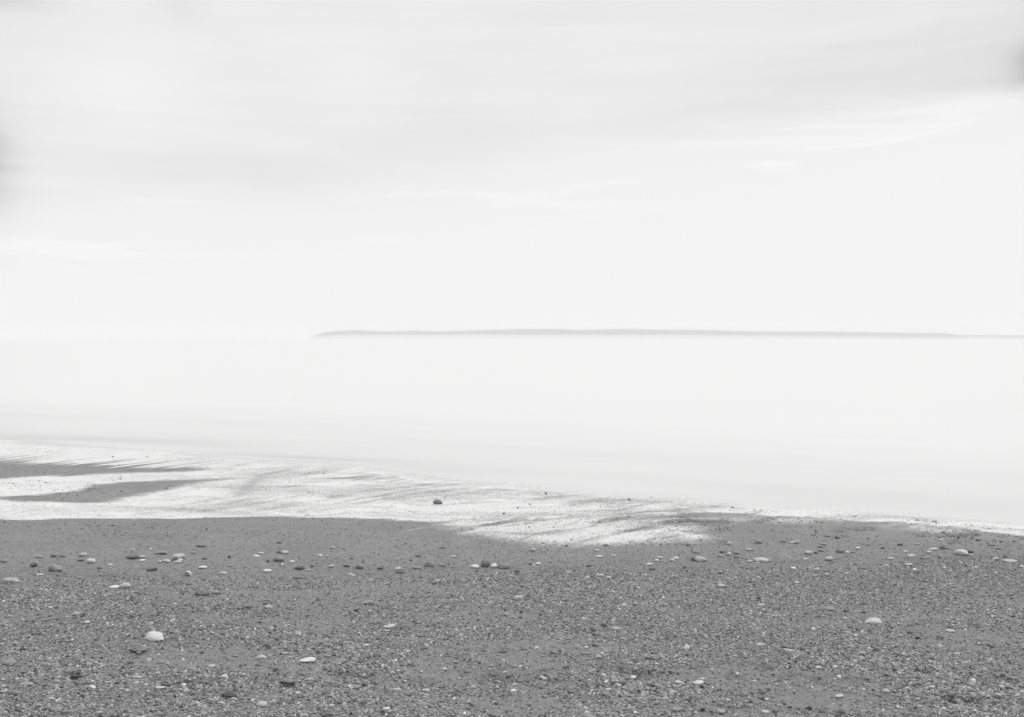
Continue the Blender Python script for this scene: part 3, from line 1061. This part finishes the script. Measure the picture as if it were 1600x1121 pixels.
# picture x, y (centre), width, height, tone, shape, hand-written label (or None)
# tones: b = very dark, d = dark, g = mid grey, p = pale, w = white
ST = [
 (13,907.5,27,8.5,'p','flat',"long pale rounded stone lying at the left edge of the shingle"),
 (51,882,13,9.5,'g','pitted',"pitted black and white mottled stone left of the grey humped stone"),
 (84,887.5,22,12,'g','wedge',"grey humped stone with a high left end, far left of the stone line"),
 (60,870,11,4.5,'p','flat',None),(82,868.5,10,4.5,'d','flat',None),(97,869,10,4,'d','flat',None),
 (128,867,13,6,'p','round',None),(125,876,11,3.5,'b','flat',None),
 (140.5,877,14,7.5,'w','round',"smooth whitish egg-shaped stone in the stone line, right of the humped stone"),
 (171,883,8,3.5,'w','flat',None),(4,876.5,10,5.5,'g','round',None),(60,898.5,14,3,'p','thin',None),
 (177,918,20,3.5,'w','thin',"thin white sliver of stone touching a pale oval stone"),
 (194.5,915.5,17,9,'p','round',"pale oval stone at the right end of the thin white sliver"),
 (154,888,8,3,'b','flat',None),(124,903,12,4,'g','flat',None),
 (313,853,16,4,'d','flat',"dark flat stone lying alone highest on the smooth sand at left"),
 (250,864,20,5.5,'g','flat',"flat grey stone sunk in sand behind the big light oval stone"),
 (277,870.5,20,10,'p','round',"big light oval stone, the largest of the left stone line"),
 (205,871.5,20,5,'b','slab',"long black slab of stone pressed against two small pale stones"),
 (220.5,870.5,11,5,'p','round',None),(222,875.7,9,3.5,'w','round',None),
 (258.5,876.5,13,5,'p','round',None),(250,877.5,6,2.5,'w','flat',None),(276,878,13,4.5,'p','round',None),(281,875,10,4,'w','flat',None),
 (236,889.5,17,7,'d','round',"dark rounded stone below the light oval, surrounded by bare sand"),
 (315.5,887,14,4.8,'w','round',"clean white oval pebble alone on the sand, left part"),
 (347.5,895.5,11,5,'p','flat',None),
 (313,926.5,22,10,'d','dome',"large smooth dark dome-shaped stone where the left gravel begins"),
 (337,926.5,15,5.5,'g','flat',None),(319,872.5,9,4,'d','flat',None),(301,863.5,9,3,'g','flat',None),(358,870,5,4,'b','round',None),
 (207,858.8,6,3,'p','round',None),(235,858,5,2.5,'w','flat',None),(358,884,9,3,'g','flat',None),(283,928,8,4,'b','angular',None),
 (277,927.5,3.5,3,'w','round',None),(400,868.5,11,3.5,'w','flat',None),
 (407,864.5,10,4,'p','round',None),(435,862,8,5,'d','round',None),(443.5,863,13,6,'p','round',"pale stone leaning on a smaller dark one at its left"),
 (434,873.5,18,9.5,'g','round',"grey egg-shaped stone with light top, second largest of the left line"),
 (441,881,8,5,'w','pitted',None),(455,878,10,4,'w','flat',None),(418,877,5.5,4,'b','round',None),
 (416.5,892,14,5,'w','round',"white flattened pebble just below the grey egg-shaped stone"),
 (466,887.5,13,6,'d','angular',"dark broken stone tangled with black seaweed"),(481,891,10,2.5,'p','flat',None),
 (436,847.5,8,3.5,'d','flat',None),(519.5,856,8,3,'p','flat',None),(500,868,7,3,'w','flat',None),(511,869,6,3,'p','flat',None),
 (549,872.5,6,3,'d','flat',None),(517,885,11,4.5,'p','flat',None),(542,884.5,10,3.5,'d','flat',None),
 (561.5,886,14,7.5,'d','round',"dark grey rounded stone in the sand, middle of the gap in the stone line"),
 (548,898,15,5,'p','flat',None),(593.5,888.5,9,3.5,'b','flat',None),(464,902.5,14,5,'d','flat',None),(487,885,5.5,3,'b','flat',None),
 (653,868.5,9,3.5,'d','flat',None),(691,856,12,3,'d','thin',None),(708,869.5,8,3.5,'p','flat',None),
 (671,882,14,8,'g','slab',"blocky light grey stone left of the centre cluster"),
 (691,883,9,5.5,'g','round',None),(651,887,15,5,'g','flat',None),(622,889,11,5.5,'p','round',None),
 (742,885.5,13,6.5,'w','round',"bright white stone at the left end of the centre cluster"),
 (758.5,881,15,12,'d','round',"tall dark rounded boulder in the middle of the centre cluster"),
 (772,884.5,10,7,'w','round',"small white stone wedged between the dark boulder and the wide stone"),
 (786.5,884.5,21,9.5,'g','wedge',"wide grey humped stone at the right end of the centre cluster"),
 (625,895.5,15,2,'b','thin',None),(682,907.5,11,4.5,'p','flat',None),
 (832.5,859.5,11,5,'p','flat',None),(848.5,849.3,7,2.5,'d','flat',None),(849,861,8,2.5,'p','thin',None),(885.5,852.8,6,3,'d','flat',None),
 (892.5,844,3.5,2.5,'b','round',None),(947.5,852.5,9,4,'d','round',"small grey stone standing in the lower edge of the foam"),
 (932,860,9,3,'w','flat',None),(936,869.5,12,3,'w','thin',None),(959,868,8,3,'p','flat',None),
 (841,881,9,4.5,'w','round',None),(834,883,5,3,'w','flat',None),(829,881.5,7,3,'b','flat',None),(808,893,9,4,'b','round',None),
 (920,884.5,8,3,'b','flat',None),(938,899,14,4.5,'p','flat',None),(951,902.5,9,4,'p','round',None),(918,902,8,4,'p','round',None),
 (809,935,14,8,'p','angular',"pale angular stone among fine gravel below the centre cluster"),
 (1095.5,874,18,8.5,'p','round',"long pale oval stone with a dark stone at its left end"),
 (1084,873,9,7,'d','round',None),(1075.5,851.5,7,3.5,'d','round',None),(1095,843.8,6,2.5,'d','flat',None),(1089,863.5,12,3,'d','flat',None),
 (1128,863,7,4,'b','angular',None),(1125.5,868,8,5.5,'p','round',None),(1140,849,9,4,'p','flat',None),
 (1186,847,11,5.5,'g','angular',None),(1140,866,8,6,'p','round',None),(1152,870,11,3.5,'d','flat',None),(1151,864,10,5,'g','round',None),
 (1172,859,13,4.5,'p','flat',None),(1191,875,23,7,'p','flat',"broad low pale stone with a white chip in front"),
 (1031,871.5,10,4.5,'p','round',None),(1026,876,8,4.5,'w','flat',None),(1056,872.5,9,5,'w','round',None),(1051,875.5,10,4,'p','flat',None),
 (1015,882,10,4,'w','flat',None),(1020,889,11,4.5,'d','flat',None),(1070,887,5,4,'b','round',None),(1088,897,12,3,'d','thin',None),
 (1115,897,12,3,'d','thin',None),(1128,916,12,7,'p','angular',None),(1006,898.5,12,3,'p','thin',None),(1172,877.5,9,4,'p','flat',None),
 (1184,879.5,4,2.5,'w','round',None),
 (1224.5,846,10,4,'d','flat',None),(1245,847,9,5.5,'p','slab',None),(1238,848,7,3.5,'w','flat',None),(1272,835.5,8,3,'d','flat',None),
 (1294,837,11,4.5,'g','flat',None),(1308.5,840.3,8,3.5,'b','flat',"nearly black little stone on smooth sand below the foam, right half"),
 (1287,851,10,3,'g','flat',None),(1282.5,855,8,2.5,'b','flat',None),(1264.5,863.5,13,6.5,'p','round',"pale round-topped stone left of the dark sloping block"),
 (1283,861,10,3,'d','flat',None),(1275,864,6,3,'b','flat',None),
 (1315.5,861,14.5,7,'d','wedge2',"dark sloping block of stone with a white pebble at its right"),
 (1325,863.5,6.5,4,'w','round',None),(1332,863,9,3,'d','flat',None),(1341.5,857,8,4.5,'w','round',None),(1357,851.5,7,3,'d','flat',None),
 (1297,873.5,13,7,'p','round',"pale tilted oval stone below the dark sloping block"),
 (1380,856.5,8,3,'b','flat',None),(1392,873,11,3.5,'p','flat',None),(1240,888,9,4,'w','round',None),(1277,889.5,8,5,'p','round',None),
 (1293,897.5,7,4,'p','round',None),(1324,897,8,4.5,'p','round',None),(1346,888.5,10,3,'d','flat',None),(1202,878,7,2.5,'b','flat',None),
 (1301,879,8,2.5,'d','flat',None),(1259,874,8,4,'p','round',None),
 (1504.5,863.5,20,10,'p','round',"big pale boulder-like pebble, largest in the right stone line"),
 (1517.5,862.5,10,6.5,'d','angular',"dark angular stone tucked behind the right end of the big pale one"),
 (1518,867,8,3,'w','flat',None),(1473.5,854.5,9,7,'d','dome',"small dark peaked stone on sand up from the big pale one"),
 (1480,857,12,2.5,'d','thin',None),(1459,858.5,15,4.5,'p','flat',None),(1452,863,9,4.5,'p','round',None),(1407,851,9,3.5,'b','flat',None),
 (1433,850,9,3,'p','flat',None),(1415.5,862,7,3.5,'w','flat',None),(1425,868.5,12,4.5,'w','flat',"white elongated pebble lying by itself left of the big pale boulder"),
 (1446.5,872,15,3.5,'d','flat',None),(1469,871,7,3,'b','flat',None),(1475,832.5,9,3,'d','flat',None),(1471,843.5,8,2.5,'w','flat',None),
 (1531,843.5,11,4.5,'d','angular',None),(1551,851.5,11,4,'d','angular',None),(1545,849,6,3,'g','round',None),(1562,857.5,9,3,'d','flat',None),
 (1586,846,7,3,'d','flat',None),(1565,846.8,5,2.5,'b','round',None),(1557,873,9,4,'p','flat',None),(1551,871,6,2.5,'b','flat',None),
 (1571,870,6,3,'b','flat',None),(1580,877,22,5,'p','wedge',"long pale ridge-shaped stone near the right edge"),
 (1430.5,890.5,7,4,'w','round',None),(1477,887.5,5,4,'w','round',None),(1526,886.5,6,3.5,'w','round',None),(1410,878,8,2.5,'d','flat',None),
 (1421,882.5,13,4.5,'p','flat',None),(1444,908,12,3.5,'d','flat',None),(1486,892.3,8,3.5,'p','flat',None),
 (683,785,14.5,8,'d','round',"lone dark stone standing in the white foam"),
 (1461,815,9,3.5,'g','flat',"flat grey stone lying in the foam near the right end of the waterline"),(1434,813,6,2.5,'d','flat',None),
 (1018,778,3.5,2.5,'d','round',None),(853,771,4,3,'d','round',None),(983,780.5,5,2.5,'d','flat',None),(787,803,4,3,'b','round',None),(809,794,3.5,2.5,'b','round',None),
 (176,714,3,2.5,'g','round',None),(189,768,4,2,'d','flat',None),(229,714,2.5,2,'g','round',None),
 (238.5,995,29,15,'p','dome3',"biggest pale dome-shaped stone half buried in the left gravel"),
 (12,1035.5,21,10,'g','dome',"grey dome stone by the left edge, lower part"),
 (117,960,12,6,'p','dome',None),(133.5,972.5,10,4.5,'p','dome',None),
 (38,1069,21,6,'g','flat',"flat grey oval stone lower left"),(20,1083.5,15,8,'d','round',"darker round stone in front of the flat grey oval, lower left"),
 (3,1062,8,5,'p','round',None),(4,1081,9,4,'p','flat',None),(28,1082,5,3,'w','flat',None),
 (199,1052,16,4,'b','flat',"black flat stone with sand drifted on top, lower left"),(213,1058.5,13,4.5,'p','flat',None),(118,1056,17,3.5,'b','thin',None),
 (216,1018,23,4.5,'d','flat',None),(216,1021.8,9,4.5,'p','round',None),(248,1075,17,4.5,'p','flat',None),(155,1114,12,5,'p','flat',None),
 (86,1109,18,8,'g','dome',None),(78,1092,13,4.5,'p','flat',None),(225,1009.5,5.5,3.5,'w','angular',None),(260,1070,18,3,'b','thin',None),
 (418,948,15,6.5,'p','wedge',None),(464,990.5,12,7,'p','dome',None),(407,1026.5,18,8,'p','dome',"pale low dome left of the bright wedge stone"),
 (444,1021,14,3.5,'p','flat',None),(479.5,1032.5,24,9,'w','wedge',"bright wedge-shaped stone rising to the right"),
 (330.5,1041,14,5,'p','flat',None),(299,1045,14,5.5,'g','flat',None),
 (356,1086,24,9.5,'b','flat',"very dark flat-faced stone, darkest of the lower left"),
 (407.5,1100.5,19,9.5,'p','round',"smooth pale egg stone near the bottom, right of the very dark one"),
 (346.5,1111.5,12,7,'p','pitted',None),(448,1071,26,5.5,'d','flat',"broad dark sunken slab below the bright wedge stone"),
 (481,1067,14,4,'d','flat',None),(345,1098,12,3.5,'p','flat',None),(398.6,1057.7,9,2.8,'b','thin',None),
 (575.5,942,16,7.5,'g','slab',"blunt grey stone with squared ends in gravel left of middle"),
 (607.5,979,19,6.5,'p','wedgeL',"smooth pale stone tapering to the left, middle gravel"),
 (571,1009,11,5,'p','flat',None),(618.5,1077,13,5,'p','flat',None),(603.5,1108,12,7,'w','round',"small bright round pebble at the bottom, left of middle"),
 (739,1074,9,6,'p','round',None),(710,1034,13,4,'g','flat',None),(695,1045.5,7,4,'w','angular',None),(669.6,1000,4,4,'w','round',None),
 (637,1018,5.5,4,'w','round',None),(660,1101,19,4.5,'g','flat',None),(665,1079,13,4.5,'p','flat',None),(787,1019,14,3,'b','thin',None),
 (962,982.5,16,6,'p','dome',"thin-crested pale stone above the dark diagonal chip"),
 (930,1008.5,12,4.5,'b','thin',"dark diagonal chip of stone beside a white pebble"),
 (916,1011.5,7.5,4.5,'w','round',None),(925,980.5,12,3.5,'d','flat',None),(991,1058.5,11,5.5,'w','round',"bright pebble just below the long dark hollow, right of middle"),
 (1060,1066,10,5,'w','round',None),(951,1078,8,5,'w','angular',None),(914,1119,26,10,'g','dome',"rounded grey stone cut off by the bottom edge"),
 (1059,1109,17,7,'g','wedgeL',None),(946,1060,17,4.5,'d','flat',None),(819,1015,11,3,'b','thin',None),(850,1089.5,9,3.5,'b','flat',None),
 (1025,1037.5,6,4,'w','round',None),(804,1069.5,8,4,'p','flat',None),
 (1294,951.5,21,7,'g','flat',"wide grey flat stone upper right gravel"),(1190,945.5,12,4,'p','flat',None),(1188,1008.5,15,5.5,'p','flat',None),
 (1233,1011,20,7.5,'d','wedgeR',"grey curved stone with a stone sliver beneath, right gravel"),(1233,1016.5,16,4,'p','thin',None),
 (1092,1067.5,21,6,'p','slab',"flat pale slab with a white pebble behind it"),(1098,1061,7,4.5,'w','round',None),
 (1127,1113,13,8,'g','angular',"angular grey stone near the bottom with dark left face"),(1197,1113,13,7,'p','round',"rounded pale stone at the bottom, right of the angular grey one"),
 (1312.5,1088.5,13,5.5,'p','wedge',None),(1193,1082.5,14,3,'b','thin',None),(1198,1093,8,3.5,'w','flat',None),
 (1367.5,969.5,25,9,'p','dome3',"large pale shield-shaped stone, brightest of the right gravel"),
 (1486.5,986,15,5,'p','flat',None),(1469.5,1009,7,4,'w','angular',None),(1385.5,1080,12,6,'p','dome',None),(1494.5,1059,12,5,'g','flat',None),
 (1419,1031,9,3.5,'w','flat',None),(1422.5,988.5,7,5,'b','round',None),(1496,1021.5,12,3.5,'p','flat',None),(1518,1078,11,6,'g','round',None),
 (1338,993,8,4,'p','dome',None),(1407,993,6,4,'p','round',None),
]
TONE = {'b': .105, 'd': .205, 'g': .30, 'p': .50, 'w': .72}
TWORD = {'b': "black", 'd': "dark grey", 'g': "mid grey", 'p': "pale grey", 'w': "white"}
SWORD = {'round': "rounded", 'flat': "flat", 'dome': "half-buried", 'angular': "angular", 'wedge': "wedge-shaped", 'slab': "slab-like",
         'pitted': "pitted", 'thin': "sliver-thin"}
LANDMARKS = [((13, 907), "the long pale stone at the left edge"), ((84, 887), "the grey humped stone"), ((277, 870), "the big light oval stone"),
             ((194, 915), "the pale oval by the white sliver"), ((313, 926), "the dark dome stone"), ((434, 873), "the grey egg-shaped stone"),
             ((561, 886), "the lone dark rounded stone"), ((671, 882), "the blocky grey stone"), ((765, 884), "the centre cluster"),
             ((947, 852), "the grey stone at the foam edge"), ((1095, 874), "the long pale oval stone"), ((1191, 875), "the broad low pale stone"),
             ((1315, 861), "the dark sloping block"), ((1504, 863), "the big pale boulder at right"), ((1580, 877), "the pale ridge stone at right edge"),
             ((683, 785), "the lone stone in the foam"), ((238, 995), "the biggest pale dome"), ((38, 1069), "the flat grey oval lower left"),
             ((356, 1086), "the very dark stone lower left"), ((479, 1032), "the bright wedge stone"), ((607, 979), "the pale tapering stone"),
             ((603, 1108), "the bright pebble near the bottom"), ((962, 982), "the thin-crested pale stone"), ((991, 1058), "the bright pebble below the hollow"),
             ((1233, 1011), "the grey curved stone"), ((1092, 1067), "the flat pale slab"), ((1367, 969), "the pale shield-shaped stone"), ((809, 935), "the pale angular stone"),
             ((1197, 1113), "the pale stone at the bottom right"), ((1294, 951), "the wide grey flat stone")]
used_labels = {}


def where(px, py, dx, dy):
    horiz = "right" if dx > 0 else "left"
    ady = abs(dy) * 2.2
    vert = "below" if dy > 0 else "behind"
    if ady < abs(dx) * 0.45:
        return f"{horiz} of"
    if abs(dx) < ady * 0.45:
        return vert
    return f"{vert} and {horiz} of"


def auto_label(px, py, wd, tk, kd):
    cands = sorted(LANDMARKS, key=lambda L: (L[0][0] - px) ** 2 + ((L[0][1] - py) * 2.2) ** 2)
    sz = "tiny" if wd < 6.5 else ("small" if wd < 11 else "")
    for L in cands[:3]:
        (lx, ly), nm = L
        d = math.hypot(lx - px, (ly - py) * 2.2)
        near = "just " if d < 28 else ("some way " if d > 90 else ("a little " if d > 55 else ""))
        base = f"{sz} {TWORD[tk]} {SWORD[kd]} stone {near}{where(px, py, px - lx, py - ly)} {nm}".split()
        lab = " ".join(base[:16])
        if lab not in used_labels:
            return lab
    # several alike: pick them out by their place in the picture
    ver = "high on the sand" if py < 872 else ("in the stone line" if py < 900 else ("in the middle gravel" if py < 1010 else "low in the picture"))
    for nm in (f"{round(px / 16)} percent in from the left edge",):
        lab = f"{sz} {TWORD[tk]} {SWORD[kd]} stone {ver}, {nm}".strip()
    return lab


for k, (px, py, wd, hg, tk, kd, lab) in enumerate(ST):
    flipx = kd in ('wedge2', 'wedgeL' if False else 'wedgeR')
    rotz = random.uniform(-0.35, 0.35)
    kind = {'wedge2': 'wedge', 'wedgeL': 'wedge', 'wedgeR': 'wedge', 'dome2': 'dome', 'dome3': 'dome'}.get(kd, kd)
    x, y, z = ground_at(px, py + hg * 0.5)
    mpp = y / F
    W_ = wd * mpp * 1.04
    D_ = W_ * (0.62 if kind in ('flat', 'thin') else 0.78)
    sa = (CAM_Z - z) / y
    H_ = max((hg * mpp - sa * D_ * 0.45) * 1.05, W_ * 0.16)
    sink = {'dome': 0.10, 'flat': 0.22, 'thin': 0.20}.get(kind, 0.16) * H_
    mesh = stone_mesh("stone", W_, D_, H_ + sink, 1000 + k, kind)
    o = link(bpy.data.objects.new("stone", mesh))
    o.location = (x, y + D_ * 0.42, float(height(np.array([x]), np.array([y + D_ * 0.42]))[0]) - sink)
    if kd == 'wedge' and px < 100 or kd in ('wedge2', 'wedgeR'):
        rotz += math.pi
    o.rotation_euler = (random.uniform(-.06, .06), random.uniform(-.08, .08), rotz)
    tn = TONE[tk] * random.uniform(0.85, 1.15) * (1.2 if kd == 'dome3' else 1.0)
    o.color = (tn, 1.0 if kind == 'pitted' else random.choice([0, 0, 0, .15, .3]), random.choice([0, 0, .3, .8]) if 9 < wd < 24 else 0, 1)
    lab = lab or auto_label(px, py, wd, tk, kind)
    used_labels[lab] = 1
    o["label"] = lab
    o["category"] = "stone"
    o["group"] = "stones scattered on the beach"


# ------------------------------------------------------------------ a broken white shell on the sand
def shell():
    x, y, z = ground_at(295, 899.5)
    mpp = y / F
    r = 4.6 * mpp
    bmm = bmesh.new()
    n1, n2 = 18, 8
    vv = []
    for i in range(n2 + 1):
        ph = (0.10 + 0.90 * i / n2) * math.pi * 0.55
        row = []
        for j in range(n1):
            a = 2 * math.pi * j / n1
            rad_ = r * math.sin(ph) * (1 + 0.05 * math.cos(a * 9)) * (1 + 0.12 * math.sin(a * 2 + 1))
            row.append(bmm.verts.new((rad_ * math.cos(a) * 1.05, r * 1.15 * (1 - math.cos(ph)), rad_ * math.sin(a))))
        vv.append(row)
    for i in range(n2):
        for j in range(n1):
            bmm.faces.new((vv[i][j], vv[i][(j + 1) % n1], vv[i + 1][(j + 1) % n1], vv[i + 1][j]))
    bmm.faces.new(vv[0])
    mm = bpy.data.meshes.new("shell")
    bmm.to_mesh(mm)
    bmm.free()
    mm.polygons.foreach_set("use_smooth", [True] * len(mm.polygons))
    mm.materials.append(M_SHELL)
    o = link(bpy.data.objects.new("shell", mm))
    sol = o.modifiers.new("thick", 'SOLIDIFY')
    sol.thickness = 0.004
    o.location = (x, y + 0.01, z + r * 0.72)
    o.rotation_euler = (R(-12), R(15), R(160))
    o["label"] = "small broken white shell with a dark hollow, standing on the sand"
    o["category"] = "shell"


shell()


# ------------------------------------------------------------------ black seaweed caught on the broken stone
def seaweed():
    x, y, z = ground_at(470, 891)
    mpp = y / F
    bmm = bmesh.new()
    rs = random.Random(5)
    for s in range(13):
        p = Vector((rs.uniform(-4, 5) * mpp, rs.uniform(-2, 5) * mpp, 0.004))
        dirn = Vector((rs.uniform(-1, 1), rs.uniform(-.5, .5), rs.uniform(0.2, 1.5) if s < 6 else 0.15)).normalized()
        prev = None
        L = rs.uniform(4, 9) * mpp
        segs = 7
        for i in range(segs + 1):
            rad_ = 0.0038 * (1 - 0.7 * i / segs)
            q = [bmm.verts.new(p + Vector((math.cos(a) * rad_, math.sin(a) * rad_ * .6, math.sin(a) * rad_))) for a in (0, 1.57, 3.14, 4.71)]
            if prev:
                for j in range(4):
                    bmm.faces.new((prev[j], prev[(j + 1) % 4], q[(j + 1) % 4], q[j]))
            else:
                bmm.faces.new(q)
            prev = q
            dirn = (dirn + Vector((rs.uniform(-.5, .5), rs.uniform(-.4, .4), rs.uniform(-.6, .25)))).normalized()
            p = p + dirn * L / segs
            p.z = max(p.z, 0.002)
        bmm.faces.new(prev)
    mm = bpy.data.meshes.new("seaweed")
    bmm.to_mesh(mm)
    bmm.free()
    mm.materials.append(M_WEED)
    o = link(bpy.data.objects.new("seaweed", mm))
    o.location = (x, y, z)
    o["label"] = "tangled black seaweed caught against a dark broken stone"
    o["category"] = "seaweed"


seaweed()
